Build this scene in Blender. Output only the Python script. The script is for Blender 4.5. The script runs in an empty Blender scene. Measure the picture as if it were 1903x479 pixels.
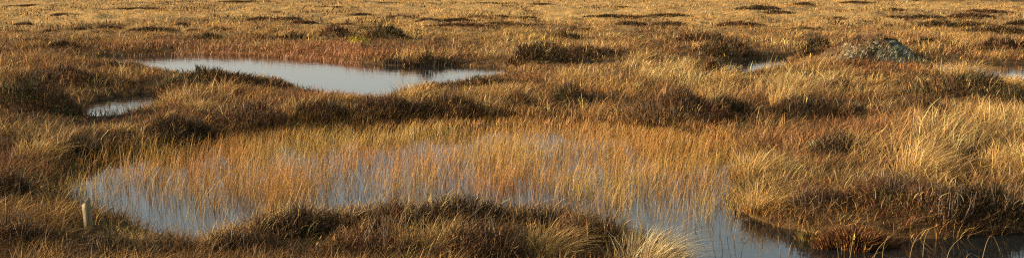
import bpy, math
import numpy as np

# ------------------------------------------------------------------ camera, sky, sun, exposure
SC = bpy.context.scene
COL = SC.collection
W, H, F = 1903.0, 479.0, 2040.0
EYE = 1.6
HORIZON = -30.0
PITCH = math.atan((H / 2 - HORIZON) / F)
cam_d = bpy.data.cameras.new("camera")
cam_d.sensor_fit = 'HORIZONTAL'
cam_d.angle = 2 * math.atan(W / 2 / F)
cam_d.clip_start, cam_d.clip_end = 0.05, 6000
cam = bpy.data.objects.new("camera", cam_d)
COL.objects.link(cam)
cam.location = (0, 0, EYE)
cam.rotation_euler = (math.pi / 2 - PITCH, 0, 0)
SC.camera = cam

SUN_EL, SUN_AZ = math.radians(13.0), math.radians(260.0)   # azimuth clockwise from +Y: sun at the left, a little behind
world = bpy.data.worlds.new("World")
SC.world = world
world.use_nodes = True
wn = world.node_tree
bg = wn.nodes["Background"]
sky = wn.nodes.new("ShaderNodeTexSky")
sky.sky_type = 'NISHITA'
sky.sun_disc = False
sky.sun_elevation = SUN_EL
sky.sun_rotation = SUN_AZ
sky.air_density, sky.dust_density, sky.ozone_density = 1.0, 2.0, 0.6
# a thin high veil of cloud all over the sky greys the blue
hs = wn.nodes.new("ShaderNodeHueSaturation")
hs.inputs["Saturation"].default_value = 0.46
hs.inputs["Hue"].default_value = 0.462
wn.links.new(sky.outputs[0], hs.inputs["Color"])
wn.links.new(hs.outputs[0], bg.inputs[0])
bg.inputs[1].default_value = 0.128

sd = bpy.data.lights.new("sun", 'SUN')
sd.energy, sd.angle, sd.color = 5.0, math.radians(0.5), (1.0, 0.775, 0.46)
sun = bpy.data.objects.new("sun", sd)
COL.objects.link(sun)
sun.location = (-20, -8, 12)
sun.rotation_euler = (math.pi / 2 - SUN_EL, 0, math.pi - SUN_AZ)

vs = SC.view_settings
vs.view_transform, vs.look, vs.gamma, vs.exposure = 'Standard', 'None', 1.0, 0.95
vs.use_curve_mapping = False
SC.cycles.use_denoising = False          # fine grass is lost to the denoiser
SC.cycles.filter_width = 1.15

rng = np.random.default_rng(11)

# ------------------------------------------------------------------ helpers
def ray(px, py):
    px, py = np.asarray(px, float), np.asarray(py, float)
    dx, dy = (px - W / 2) / F, (py - H / 2) / F
    c, s = math.cos(PITCH), math.sin(PITCH)
    return dx, c - dy * s, -s - dy * c

def ground_at(px, py, z=0.0):
    x, y, w = ray(px, py)
    k = (z - EYE) / w
    return np.stack([x * k, y * k], -1)

def pixel_of(x, y, z=0.0):
    c, s = math.cos(PITCH), math.sin(PITCH)
    dz = z - EYE
    d = y * c - dz * s
    u = y * s + dz * c
    return W / 2 + F * x / d, H / 2 - F * u / d

def hash2(ix, iy, seed):
    h = (ix.astype(np.int64) * 374761393 + iy.astype(np.int64) * 668265263 + seed * 982451653) & 0xFFFFFFFF
    h = ((h ^ (h >> 13)) * 1274126177) & 0xFFFFFFFF
    return ((h ^ (h >> 16)) & 0xFFFFFF) / float(0xFFFFFF)

def noise(x, y, seed=0):
    x, y = np.asarray(x, float), np.asarray(y, float)
    ix, iy = np.floor(x), np.floor(y)
    fx, fy = x - ix, y - iy
    ux, uy = fx * fx * (3 - 2 * fx), fy * fy * (3 - 2 * fy)
    ix, iy = ix.astype(np.int64), iy.astype(np.int64)
    a, b = hash2(ix, iy, seed), hash2(ix + 1, iy, seed)
    c, d = hash2(ix, iy + 1, seed), hash2(ix + 1, iy + 1, seed)
    return (a * (1 - ux) + b * ux) * (1 - uy) + (c * (1 - ux) + d * ux) * uy

def fbm(x, y, seed=0, octaves=4):
    t, a, n = 0.0, 0.5, 0.0
    for o in range(octaves):
        t = t + a * noise(np.asarray(x) * 2 ** o + 17.3 * o, np.asarray(y) * 2 ** o - 9.1 * o, seed + o)
        n += a
        a *= 0.5
    return t / n

def sat(v):
    return np.clip(v, 0.0, 1.0)

def smooth(a, b, v):
    t = sat((v - a) / (b - a))
    return t * t * (3 - 2 * t)

def new_obj(name, mesh, mat=None, parent=None, loc=None, rotz=0.0, scale=None):
    o = bpy.data.objects.new(name, mesh)
    COL.objects.link(o)
    if mat is not None and mesh is not None and not mesh.materials:
        mesh.materials.append(mat)
    if parent is not None:
        o.parent = parent
    if loc is not None:
        o.location = loc
    o.rotation_euler = (0, 0, rotz)
    if scale is not None:
        o.scale = scale
    return o

def tag(o, label=None, category=None, group=None, kind=None):
    if label: o["label"] = label
    if category: o["category"] = category
    if group: o["group"] = group
    if kind: o["kind"] = kind
    return o

def mesh_from(name, verts, loops, sizes, cols=None, shade=False):
    m = bpy.data.meshes.new(name)
    verts = np.asarray(verts, np.float32)
    loops = np.asarray(loops, np.int32).ravel()
    sizes = np.asarray(sizes, np.int32)
    m.vertices.add(len(verts))
    m.vertices.foreach_set("co", verts.ravel())
    m.loops.add(len(loops))
    m.loops.foreach_set("vertex_index", loops)
    m.polygons.add(len(sizes))
    starts = np.concatenate([[0], np.cumsum(sizes)[:-1]]).astype(np.int32)
    m.polygons.foreach_set("loop_start", starts)
    m.polygons.foreach_set("loop_total", sizes)
    if shade:
        m.polygons.foreach_set("use_smooth", np.ones(len(sizes), bool))
    if cols is not None:
        at = m.attributes.new("col", 'FLOAT_COLOR', 'POINT')
        c = np.ones((len(verts), 4), np.float32)
        c[:, :3] = cols
        at.data.foreach_set("color", c.ravel())
    m.update(calc_edges=True)
    m.validate()
    return m

def blade_arrays(base, hgt, wid, ang, bend, c0, c1, seg=3, yaw=None, droop=0.35, kink=None):
    """Thin tapering blades. base (n,3); ang = the way the tip leans; bend = how far it leans in heights."""
    n = len(base)
    t = np.linspace(0, 1, seg + 1)
    wprof = np.where(t < 1, np.array([1.0 - 0.55 * v ** 1.5 for v in t]), 0.0)
    if yaw is None:
        yaw = rng.uniform(0, math.pi, n)
    sx, sy = np.cos(yaw) * wid * 0.5, np.sin(yaw) * wid * 0.5
    dx, dy = np.cos(ang), np.sin(ang)
    nv = 2 * seg + 1
    V = np.zeros((n, nv, 3), np.float32)
    C = np.zeros((n, nv, 3), np.float32)
    for i, tt in enumerate(t):
        off = hgt * bend * (0.25 * tt + 0.75 * tt ** 2)
        if kink is not None:
            off = off + hgt * kink * max(0.0, tt - 0.55) * 1.6
        up = hgt * (tt - droop * np.minimum(bend, 1.6) * tt ** 2.4)
        px_, py_, pz_ = base[:, 0] + dx * off, base[:, 1] + dy * off, base[:, 2] + up
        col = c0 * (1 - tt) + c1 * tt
        if i < seg:
            for s, k in ((-1, 2 * i), (1, 2 * i + 1)):
                V[:, k, 0] = px_ + s * sx * wprof[i]
                V[:, k, 1] = py_ + s * sy * wprof[i]
                V[:, k, 2] = pz_
                C[:, k] = col
        else:
            V[:, nv - 1] = np.stack([px_, py_, pz_], -1)
            C[:, nv - 1] = col
    idx, sizes = [], []
    for i in range(seg - 1):
        idx += [2 * i, 2 * i + 1, 2 * i + 3, 2 * i + 2]
        sizes.append(4)
    k = 2 * (seg - 1)
    idx += [k, k + 1, k + 2]
    sizes.append(3)
    L = (np.arange(n)[:, None] * nv + np.array(idx)[None]).ravel()
    return V.reshape(-1, 3), C.reshape(-1, 3), L, np.tile(sizes, n)

class Bag:
    def __init__(self): self.v, self.c, self.l, self.s, self.n = [], [], [], [], 0
    def add(self, arr):
        v, c, l, s = arr
        self.v.append(v); self.c.append(c); self.l.append(np.asarray(l) + self.n); self.s.append(s)
        self.n += len(v)
    def mesh(self, name, shade=False):
        return mesh_from(name, np.concatenate(self.v), np.concatenate(self.l), np.concatenate(self.s), np.concatenate(self.c), shade)

def tube(bag, pts, rad, sides, col0, col1, cap=True):
    """a tapering tube through pts, colours from foot to tip"""
    pts = np.asarray(pts, float)
    n = len(pts)
    rad = np.broadcast_to(rad, (n,))
    V, C = [], []
    for i in range(n):
        d = pts[min(i + 1, n - 1)] - pts[max(i - 1, 0)]
        d = d / (np.linalg.norm(d) + 1e-9)
        a = np.cross(d, [0.31, 0.77, 0.55]); a /= np.linalg.norm(a)
        b = np.cross(d, a)
        for k in range(sides):
            q = 2 * math.pi * k / sides
            V.append(pts[i] + rad[i] * (a * math.cos(q) + b * math.sin(q)))
            C.append(np.asarray(col0) * (1 - i / (n - 1)) + np.asarray(col1) * i / (n - 1))
    L, S = [], []
    for i in range(n - 1):
        for k in range(sides):
            k2 = (k + 1) % sides
            L += [i * sides + k, i * sides + k2, (i + 1) * sides + k2, (i + 1) * sides + k]
            S.append(4)
    if cap:
        L += list(range((n - 1) * sides, n * sides)); S.append(sides)
    bag.add((np.array(V), np.array(C), np.array(L), np.array(S)))

# ------------------------------------------------------------------ materials
def mat_nodes(name):
    m = bpy.data.materials.new(name)
    m.use_nodes = True
    nt = m.node_tree
    return m, nt, nt.nodes["Principled BSDF"], nt.nodes["Material Output"]

def leaf_material(name, trans=0.3, rough=0.55, spec=0.25, mottle=0.35, scale=30):
    m, nt, p, out = mat_nodes(name)
    at = nt.nodes.new("ShaderNodeAttribute"); at.attribute_name = "col"
    nz = nt.nodes.new("ShaderNodeTexNoise"); nz.inputs["Scale"].default_value = scale; nz.inputs["Detail"].default_value = 3
    geo = nt.nodes.new("ShaderNodeNewGeometry")
    nt.links.new(geo.outputs["Position"], nz.inputs["Vector"])
    mr = nt.nodes.new("ShaderNodeMapRange")
    mr.inputs[1].default_value, mr.inputs[2].default_value = 0.3, 0.7
    mr.inputs[3].default_value, mr.inputs[4].default_value = 1 - mottle, 1 + mottle
    nt.links.new(nz.outputs[0], mr.inputs[0])
    vm = nt.nodes.new("ShaderNodeVectorMath"); vm.operation = 'SCALE'
    nt.links.new(at.outputs["Color"], vm.inputs[0]); nt.links.new(mr.outputs[0], vm.inputs["Scale"])
    nt.links.new(vm.outputs[0], p.inputs["Base Color"])
    p.inputs["Roughness"].default_value = rough
    p.inputs["Specular IOR Level"].default_value = spec
    tr = nt.nodes.new("ShaderNodeBsdfTranslucent")
    nt.links.new(vm.outputs[0], tr.inputs["Color"])
    mx = nt.nodes.new("ShaderNodeMixShader"); mx.inputs[0].default_value = trans
    nt.links.new(p.outputs[0], mx.inputs[1]); nt.links.new(tr.outputs[0], mx.inputs[2])
    nt.links.new(mx.outputs[0], out.inputs["Surface"])
    return m

def rough_material(name, cols, scale, rough=0.9, bump=0.4, bscale=None, bdist=0.02, spec=0.2):
    m, nt, p, out = mat_nodes(name)
    geo = nt.nodes.new("ShaderNodeNewGeometry")
    nz = nt.nodes.new("ShaderNodeTexNoise"); nz.inputs["Scale"].default_value = scale; nz.inputs["Detail"].default_value = 8
    nz.inputs["Roughness"].default_value = 0.65
    nt.links.new(geo.outputs["Position"], nz.inputs["Vector"])
    cr = nt.nodes.new("ShaderNodeValToRGB")
    e = cr.color_ramp.elements
    lo, hi = 0.3, 0.7
    for i, c in enumerate(cols):
        pos = lo + (hi - lo) * i / (len(cols) - 1)
        if i == 0: el = e[0]; el.position = pos
        elif i == len(cols) - 1: el = e[-1]; el.position = pos
        else: el = e.new(pos)
        el.color = (*c, 1)
    nt.links.new(nz.outputs[0], cr.inputs[0]); nt.links.new(cr.outputs[0], p.inputs["Base Color"])
    n2 = nt.nodes.new("ShaderNodeTexNoise"); n2.inputs["Scale"].default_value = bscale or scale * 4; n2.inputs["Detail"].default_value = 6
    nt.links.new(geo.outputs["Position"], n2.inputs["Vector"])
    bp = nt.nodes.new("ShaderNodeBump"); bp.inputs["Strength"].default_value = bump; bp.inputs["Distance"].default_value = bdist
    nt.links.new(n2.outputs[0], bp.inputs["Height"]); nt.links.new(bp.outputs[0], p.inputs["Normal"])
    p.inputs["Roughness"].default_value = rough
    p.inputs["Specular IOR Level"].default_value = spec
    return m

M_GRASS = leaf_material("dry_grass", 0.30, 0.6, 0.25, 0.3, 14)
M_REED = leaf_material("reed_stem", 0.25, 0.5, 0.35, 0.25, 25)
M_HEATH = leaf_material("heather_leaf", 0.12, 0.75, 0.12, 0.45, 22)
M_STEM = leaf_material("heather_wood", 0.0, 0.85, 0.15, 0.4, 60)
M_MOSS = leaf_material("moss_leaf", 0.15, 0.8, 0.1, 0.4, 40)
M_GROUND = leaf_material("peat_and_litter", 0.0, 0.95, 0.05, 0.6, 7)
M_CRUST = leaf_material("grey_lichen_crust", 0.0, 0.95, 0.05, 0.55, 28)
M_STONE = rough_material("pale_stone", [(0.12, 0.10, 0.06), (0.36, 0.32, 0.23)], 30, 0.8, 0.4, 80, 0.01)

def wood_material():
    m, nt, p, out = mat_nodes("weathered_wood")
    tc = nt.nodes.new("ShaderNodeTexCoord")
    mp = nt.nodes.new("ShaderNodeMapping"); mp.inputs["Scale"].default_value = (90, 90, 7)
    nt.links.new(tc.outputs["Object"], mp.inputs[0])
    nz = nt.nodes.new("ShaderNodeTexNoise"); nz.inputs["Scale"].default_value = 1.0; nz.inputs["Detail"].default_value = 8
    nt.links.new(mp.outputs[0], nz.inputs["Vector"])
    cr = nt.nodes.new("ShaderNodeValToRGB")
    cr.color_ramp.elements[0].position, cr.color_ramp.elements[0].color = 0.32, (0.06, 0.045, 0.028, 1)
    cr.color_ramp.elements[1].position, cr.color_ramp.elements[1].color = 0.62, (0.27, 0.205, 0.11, 1)
    nt.links.new(nz.outputs[0], cr.inputs[0]); nt.links.new(cr.outputs[0], p.inputs["Base Color"])
    bp = nt.nodes.new("ShaderNodeBump"); bp.inputs["Strength"].default_value = 0.7; bp.inputs["Distance"].default_value = 0.004
    nt.links.new(nz.outputs[0], bp.inputs["Height"]); nt.links.new(bp.outputs[0], p.inputs["Normal"])
    p.inputs["Roughness"].default_value = 0.85
    return m
M_WOOD = wood_material()

def water_material():
    m, nt, p, out = mat_nodes("bog_water")
    p.inputs["Base Color"].default_value = (0.012, 0.014, 0.014, 1)
    p.inputs["Roughness"].default_value = 0.06
    p.inputs["IOR"].default_value = 1.333
    geo = nt.nodes.new("ShaderNodeNewGeometry")
    nz = nt.nodes.new("ShaderNodeTexNoise"); nz.inputs["Scale"].default_value = 5.0; nz.inputs["Detail"].default_value = 3
    nt.links.new(geo.outputs["Position"], nz.inputs["Vector"])
    bp = nt.nodes.new("ShaderNodeBump"); bp.inputs["Strength"].default_value = 0.12; bp.inputs["Distance"].default_value = 0.02
    nt.links.new(nz.outputs[0], bp.inputs["Height"]); nt.links.new(bp.outputs[0], p.inputs["Normal"])
    return m
M_WATER = water_material()

# ------------------------------------------------------------------ pools: shorelines seen in the photograph, laid on the water level
FAR_POOL = [(140, 109), (190, 106), (250, 102), (330, 100), (430, 100), (520, 104), (600, 110), (660, 116), (690, 122), (760, 123), (830, 122), (900, 124),
            (945, 126), (965, 132), (920, 145), (870, 154), (810, 163), (765, 168), (742, 176), (722, 191), (690, 196), (650, 184), (600, 178),
            (560, 168), (530, 156), (480, 150), (420, 146), (350, 143), (308, 136), (284, 131), (240, 124), (170, 117)]
LEFT_POOL = [(148, 203), (175, 190), (215, 181), (262, 174), (292, 174), (298, 190), (272, 210), (215, 222), (158, 228)]
NEAR_POOL = [(108, 318), (160, 306), (230, 290), (310, 277), (400, 266), (480, 254), (600, 243), (720, 236), (850, 230), (960, 228), (1080, 233), (1170, 246), (1260, 256),
             (1340, 268), (1362, 300), (1350, 340), (1340, 378), (1365, 400), (1420, 416), (1490, 430), (1570, 440), (1700, 444), (1800, 440), (1905, 432), (2100, 422), (2500, 520), (2300, 760),
             (1560, 760), (1330, 640), (1290, 520), (1240, 470), (1170, 438), (1090, 418), (1000, 406), (880, 398), (760, 402), (660, 410), (560, 410), (490, 420), (440, 444),
             (380, 470), (330, 474), (305, 440), (240, 412), (180, 400), (135, 384), (112, 350)]
STRIP_A = [(1300, 119), (1340, 114), (1400, 110), (1462, 108), (1480, 114), (1455, 132), (1380, 142), (1305, 140)]
STRIP_B = [(1700, 110), (1745, 113), (1800, 116), (1860, 119), (1960, 121), (1980, 156), (1900, 156), (1820, 152), (1760, 143), (1712, 126)]
POOLS_PX = [("far", FAR_POOL), ("left", LEFT_POOL), ("near", NEAR_POOL), ("strip_a", STRIP_A), ("strip_b", STRIP_B)]

def rounded(poly):
    """corner-cutting twice"""
    p = np.array(poly)
    for _ in range(2):
        q = np.roll(p, -1, 0)
        p = np.stack([0.75 * p + 0.25 * q, 0.25 * p + 0.75 * q], 1).reshape(-1, 2)
    return p
POOLS = [(n, rounded(ground_at([a for a, b in P], [b for a, b in P]))) for n, P in POOLS_PX]

def poly_sd(x, y, poly):
    """signed distance to a polygon: negative inside"""
    d = np.full(x.shape, 1e9)
    inside = np.zeros(x.shape, bool)
    n = len(poly)
    for i in range(n):
        ax, ay = poly[i]; bx, by = poly[(i + 1) % n]
        ex, ey = bx - ax, by - ay
        wx, wy = x - ax, y - ay
        t = sat((wx * ex + wy * ey) / (ex * ex + ey * ey + 1e-12))
        d = np.minimum(d, (wx - ex * t) ** 2 + (wy - ey * t) ** 2)
        cond = ((ay <= y) & (by > y)) | ((by <= y) & (ay > y))
        with np.errstate(divide='ignore', invalid='ignore'):
            xi = ax + (y - ay) / (by - ay if by != ay else 1e-12) * ex
        inside ^= cond & (x < xi)
    return np.where(inside, -1, 1) * np.sqrt(d)

def shore(x, y):
    x, y = np.asarray(x, float), np.asarray(y, float)
    s = np.full(x.shape, 1e9)
    near = (y < 60) & (np.abs(x) < 40)
    if near.any():
        xs, ys = x[near], y[near]
        best = np.full(xs.shape, 1e9)
        for _, P in POOLS:
            best = np.minimum(best, poly_sd(xs, ys, P))
        best = best + (fbm(xs * 3.0, ys * 2.4, 5, 4) - 0.5) * np.clip(0.020 * ys, 0.22, 0.45)
        s[near] = best
    return s

# ------------------------------------------------------------------ heather: (centre px, base py, width px, height px, label)
ORD = "first second third fourth fifth sixth seventh eighth ninth tenth eleventh twelfth thirteenth fourteenth fifteenth sixteenth seventeenth eighteenth nineteenth twentieth twenty-first twenty-second twenty-third twenty-fourth twenty-fifth twenty-sixth twenty-seventh twenty-eighth".split()
def far_label(px, py):
    row = 0 if py < 22 else 1 if py < 46 else 2
    mates = sorted(a for a, b, c, d in HEATHER_FAR if (0 if b < 22 else 1 if b < 46 else 2) == row)
    return "small heather clump on far moor, %s from left in the %s row" % (ORD[mates.index(px)], ("topmost", "upper", "lower")[row])
HEATHER_FAR = [(47, 53, 30, 6), (33, 67, 22, 6), (92, 66, 26, 6), (150, 60, 40, 5), (200, 55, 40, 6), (192, 66, 30, 5), (282, 65, 68, 8), (340, 54, 26, 5), (360, 62, 26, 5), (412, 62, 46, 7),
    (472, 41, 22, 7), (440, 9, 60, 4), (490, 41, 34, 5), (535, 42, 44, 5), (562, 52, 46, 7), (640, 53, 34, 6), (670, 38, 30, 5), (735, 38, 60, 6), (885, 37, 44, 7), (800, 47, 55, 7), (850, 47, 44, 6),
    (932, 35, 30, 4), (860, 60, 88, 7), (930, 54, 66, 7), (777, 65, 16, 5), (1007, 15, 44, 4), (1130, 38, 64, 6), (1185, 38, 44, 6), (1240, 37, 66, 6), (1275, 25, 40, 4), (980, 39, 34, 5), (1410, 33, 60, 9),
    (1372, 54, 66, 10), (1245, 54, 56, 8), (1170, 56, 46, 7), (1493, 18, 26, 6), (1660, 27, 34, 8), (1828, 28, 66, 8), (1663, 40, 34, 6), (1443, 34, 44, 7), (1553, 39, 30, 5), (1713, 40, 66, 6), (1800, 41, 66, 10),
    (1743, 57, 62, 12), (1808, 55, 62, 10), (1893, 55, 44, 12), (1850, 69, 74, 12), (620, 18, 60, 4), (260, 26, 80, 4), (120, 36, 50, 4), (1080, 62, 50, 6), (1500, 62, 56, 7), (1830, 7, 200, 6), (1700, 6, 120, 4), (700, 8, 90, 3), (1330, 8, 80, 3),
    (60, 14, 70, 4), (300, 12, 60, 3), (900, 10, 70, 3), (1590, 14, 50, 4), (1150, 20, 50, 4), (520, 26, 46, 4), (1000, 56, 50, 6), (690, 58, 50, 6)]
HEATHER = [
    (175, 81, 30, 6, "tiny dark heather clump on the red-brown rim left of the far pool"),
    (120, 97, 66, 9, "low flat heather clump at the left, above the far pool's left tip"),
    (385, 82, 58, 9, "low heather streak on the rust sedge just behind the far pool's left half"),
    (500, 84, 58, 11, "low heather hump behind the middle of the far pool's rust sedge"),
    (540, 82, 40, 11, "small heather hump just left of the pair behind the far pool"),
    (622, 77, 60, 14, "round dark heather hump left of the yellow moss patch"),
    (716, 82, 96, 20, "dark heather ridge right of the yellow moss patch"),
    (706, 123, 76, 30, "bushy heather hummock on the water's edge, left end of far pool's back bank"),
    (790, 123, 84, 29, "long heather hummock on the middle of far pool's back bank"),
    (940, 124, 72, 24, "dark heather hummock at the right tip of the far pool"),
    (1012, 124, 100, 27, "broad dark heather bank just right of the far pool's tip"),
    (1112, 114, 116, 22, "dark heather streak between the far pool and the thin water strip"),
    (1050, 78, 56, 11, "low heather clump up behind the far pool's right tip"),
    (1300, 84, 96, 15, "brown heather streak on the moor above the thin water strip"),
    (1395, 110, 110, 22, "black-brown heather bank along the back of the thin water strip"),
    (1513, 106, 56, 25, "dark sloping heather hummock beside the lichen mound's left flank"),
    (1455, 108, 60, 14, "low heather between the thin water strip and the sloping hummock"),
    (1862, 102, 104, 17, "dark heather bank behind the hazy water at the right edge"),
    (1727, 123, 64, 18, "low dark heather at the lichen mound's right foot"),
    (1716, 92, 60, 12, "small heather clump up behind the lichen mound's right shoulder"),
    (1320, 142, 54, 18, "brown heather tuft just below the thin water strip"),
    (965, 204, 50, 22, "small dark heather tuft left of the round one above the reeds"),
    (1057, 200, 60, 27, "round dark heather bush among straw grass above the reeds"),
    (1225, 246, 200, 40, "large black-green heather bank at the top right of the reeds"),
    (1345, 234, 130, 28, "right shoulder of the large heather bank above the reeds"),
    (1555, 178, 66, 22, "small dark heather bush below the lichen mound"),
    (1800, 196, 190, 36, "wide russet heather bank below the bright tussock at the far right"),
    (1485, 232, 110, 30, "dark brown heather bush left of the three in the right-hand grass"),
    (1608, 236, 150, 28, "grey-brown heather bush, middle of the three in the right-hand grass"),
    (1705, 238, 110, 28, "dark heather bush, right one of the three in the right-hand grass"),
    (1888, 204, 70, 26, "dark heather bush cut by the right picture edge, upper one"),
    (1557, 304, 96, 36, "grey heather bush with pale lichen among gold grass at the right"),
    (1812, 312, 74, 30, "dark hollow heather clump with straw combed over it at the right"),
    (1510, 406, 120, 38, "brown heather bush on the right bank just left of the red moss"),
    (1650, 404, 190, 50, "dark heather bush on the right bank above the red moss"),
    (1775, 428, 170, 60, "dark overhanging heather bush on the right bank's waterline"),
    (1880, 420, 160, 58, "dark heather bush at the waterline in the lower right corner"),
    (110, 168, 130, 30, "dark heather hummock in brown grass above the small left pool"),
    (55, 228, 200, 52, "very dark heather bank at the left edge beside the small pool"),
    (235, 132, 100, 9, "low heather bank on the near side of the far pool's left tip"),
    (400, 168, 150, 24, "rounded heather hummock bulging into the far pool's near side"),
    (505, 166, 90, 10, "low brown heather running right from the rounded pool-side hummock"),
    (300, 174, 130, 18, "dark heather behind the small left pool"),
    (350, 262, 130, 26, "dark heather at the near pool's far bank, left of the reeds"),
    (215, 290, 120, 24, "brown heather on the near pool's left bank"),
    (475, 244, 130, 38, "dark heather on the far bank behind the reeds' left end"),
    (600, 236, 140, 32, "dark heather on the far bank behind the left half of the reeds"),
    (720, 228, 150, 32, "dark heather on the far bank behind the middle of the reeds"),
    (840, 220, 130, 26, "dark heather on the far bank straight above the reed bed"),
    (800, 176, 110, 12, "dark heather on the tip of land between far pool and reeds"),
    (895, 164, 90, 12, "brown heather along the far pool's near shore at its right end"),
    (22, 380, 90, 46, "dark heather bush at the left edge behind the wooden stake"),
    (200, 490, 110, 36, "twiggy dark heather bush at the foot of the wooden stake"),
    (35, 482, 120, 50, "dark heather bush in the lower left corner"),
    (312, 500, 110, 36, "dark heather bush at the bottom edge right of the stake"),
    (540, 476, 170, 56, "dark heather bush at the left end of the foreground hummock"),
    (640, 468, 130, 46, "olive heather bush second from left on the foreground hummock"),
    (740, 460, 170, 48, "olive-brown heather bush in the middle of the foreground hummock"),
    (700, 520, 190, 62, "dark heather bush at the bottom edge below the hummock's middle"),
    (870, 450, 180, 50, "heather bush on the highest crest of the foreground hummock"),
    (1010, 454, 170, 46, "russet heather bush right of the foreground hummock's crest"),
    (900, 520, 210, 60, "shaggy heather bush at the bottom edge below the hummock's crest"),
    (1100, 480, 150, 52, "dark heather bush beside the pale fanned tussock"),
    (440, 505, 120, 40, "low heather bush at the bottom edge left of the foreground hummock"),
]
def spot(cx, by, w, h):
    g = ground_at(cx, by, 0.06)
    k = F / g[1]
    return g[0], g[1], w / k, h / k
def bush_spot(cx, by, w, h):
    """the given base is the front foot of the bush: its middle stands further back"""
    x, y, w, h = spot(cx, by, w, h)
    back = 0.26 * w
    x, y = x * (y + back) / y, y + back
    for _ in range(14):                       # keep its roots on land
        e = 0.05
        q = shore(np.array([x, x + e, x]), np.array([y, y, y + e]))
        if q[0] > 0.30 * w:
            break
        g = np.array([q[1] - q[0], q[2] - q[0]])
        g /= np.linalg.norm(g) + 1e-9
        x, y = x + g[0] * 0.06 * max(w, 0.5), y + g[1] * 0.06 * max(w, 0.5)
    return x, y, w, h
BUSH = [(*bush_spot(a, b, c, d), lab, b) for a, b, c, d, lab in HEATHER] + [(*bush_spot(a, b, c, d), None, far_label(a, b)) for a, b, c, d in HEATHER_FAR]

# ------------------------------------------------------------------ terrain
def terrain(x, y):
    x, y = np.asarray(x, float), np.asarray(y, float)
    s = shore(x, y)
    land = 0.035 + 0.075 * (1 - np.exp(-np.clip(s, 0, 50) / 0.35))
    up = sat(s / 1.3)
    bumps = (fbm(x * 1.3, y * 1.0, 21, 3) - 0.42) * 0.24 + (noise(x * 3.5, y * 3.0, 31) - 0.5) * 0.05
    far = smooth(22, 60, y)
    bumps = bumps * (1 + 0.8 * far) + far * (fbm(x * 0.12, y * 0.10, 41, 3) - 0.5) * 0.5
    h = land + bumps * up * 0.9
    near = (y < 130)
    for bx, by, bw, bh, _, _p in BUSH:
        sel = (np.abs(x - bx) < bw * 1.5) & (np.abs(y - by) < bw * 1.5)
        if sel.any():
            q = ((x[sel] - bx) / (bw * 0.55)) ** 2 + ((y[sel] - by) / (bw * 0.5)) ** 2
            h[sel] += 0.36 * min(bh, 0.4) * np.exp(-q * 1.4) * sat(s[sel] / 0.25)
    h = np.maximum(h, 0.02)
    bed = -0.05 - 0.25 * sat(-s / 0.6)
    t = smooth(-0.06, 0.10, s)
    return np.where(s > 0.10, h, bed * (1 - t) + h * t)

NA, NR = 380, 400
th = np.linspace(-0.80, 0.80, NA)
rr = np.exp(np.linspace(math.log(2.0), math.log(2500.0), NR))
TH, RR = np.meshgrid(th, rr)
GX, GY = RR * np.sin(TH), RR * np.cos(TH)
GZ = terrain(GX.ravel(), GY.ravel()).reshape(GX.shape)
verts = np.stack([GX, GY, GZ], -1).reshape(-1, 3)
ii = (np.arange(NR - 1)[:, None] * NA + np.arange(NA - 1)[None]).ravel()
quads = np.stack([ii, ii + 1, ii + NA + 1, ii + NA], -1)
gx, gy = verts[:, 0], verts[:, 1]
gr = np.hypot(gx, gy)[:, None]
thatch = sat((fbm(gx * 0.5, gy * 0.35, 151, 4)[:, None] - 0.36) * 3)
gc = np.array([0.040, 0.026, 0.014]) * (1 - thatch) + np.array([0.12, 0.068, 0.028]) * thatch
gfar = smooth(20, 46, gr)
heathy = sat((fbm(gx * 0.22, gy * 0.12, 161, 4)[:, None] - 0.55) * 5)
gold = np.array([0.38, 0.235, 0.085]) * (1 - 0.6 * heathy) + np.array([0.09, 0.055, 0.025]) * 0.6 * heathy
gc = gc * (1 - gfar) + gold * gfar
g = new_obj("ground", mesh_from("ground", verts, quads, np.full(len(quads), 4), gc, True), M_GROUND)
tag(g, "rolling brown peat ground of the moor", kind="structure")

def height(x, y):
    return terrain(np.atleast_1d(x), np.atleast_1d(y))

WLAB = {"far": "pale blue pool of still water across the moor", "left": "small sliver of water at the left in dark heather",
        "near": "large grey-blue bog pool in front, full of reeds", "strip_a": "thin strip of water left of the lichen mound", "strip_b": "thin hazy strip of water right of the lichen mound"}
for k, (n, P) in enumerate(POOLS):
    c = P.mean(0)
    d = P - np.roll(P, 1, 0)
    e = np.roll(P, -1, 0) - P
    tng = d + e
    nrm = np.stack([tng[:, 1], -tng[:, 0]], -1)
    nrm /= np.linalg.norm(nrm, axis=1, keepdims=True) + 1e-9
    probe = P + nrm * 0.02
    if (poly_sd(probe[:, 0], probe[:, 1], P) < 0).mean() > 0.5:
        nrm = -nrm
    Q = P + nrm * (0.02 * P[:, 1:2] + 0.12)
    V = np.concatenate([Q, np.full((len(Q), 1), 0.0005 * k)], 1)
    o = new_obj("pool_water", mesh_from("pool_water", V, np.arange(len(V)), [len(V)]), M_WATER)
    tag(o, WLAB[n], kind="structure")

# ------------------------------------------------------------------ colours (linear)
GOLD = np.array([0.51, 0.295, 0.080])
STRAW = np.array([0.60, 0.41, 0.155])
RUST = np.array([0.25, 0.095, 0.034])
BROWN = np.array([0.17, 0.078, 0.026])
ORANGE = np.array([0.50, 0.20, 0.04])
OLIVE = np.array([0.17, 0.12, 0.04])
DARK = np.array([0.060, 0.033, 0.016])

def jitter(c, n, amt=0.22):
    k = rng.lognormal(-amt * amt / 2, amt, (n, 1))
    return np.clip(np.broadcast_to(c, (n, 3)) * k * (1 + rng.normal(0, 0.05, (n, 3))), 0.008, 0.85)

def mix(a, b, t):
    t = np.asarray(t)[:, None]
    return a * (1 - t) + b * t

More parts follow.
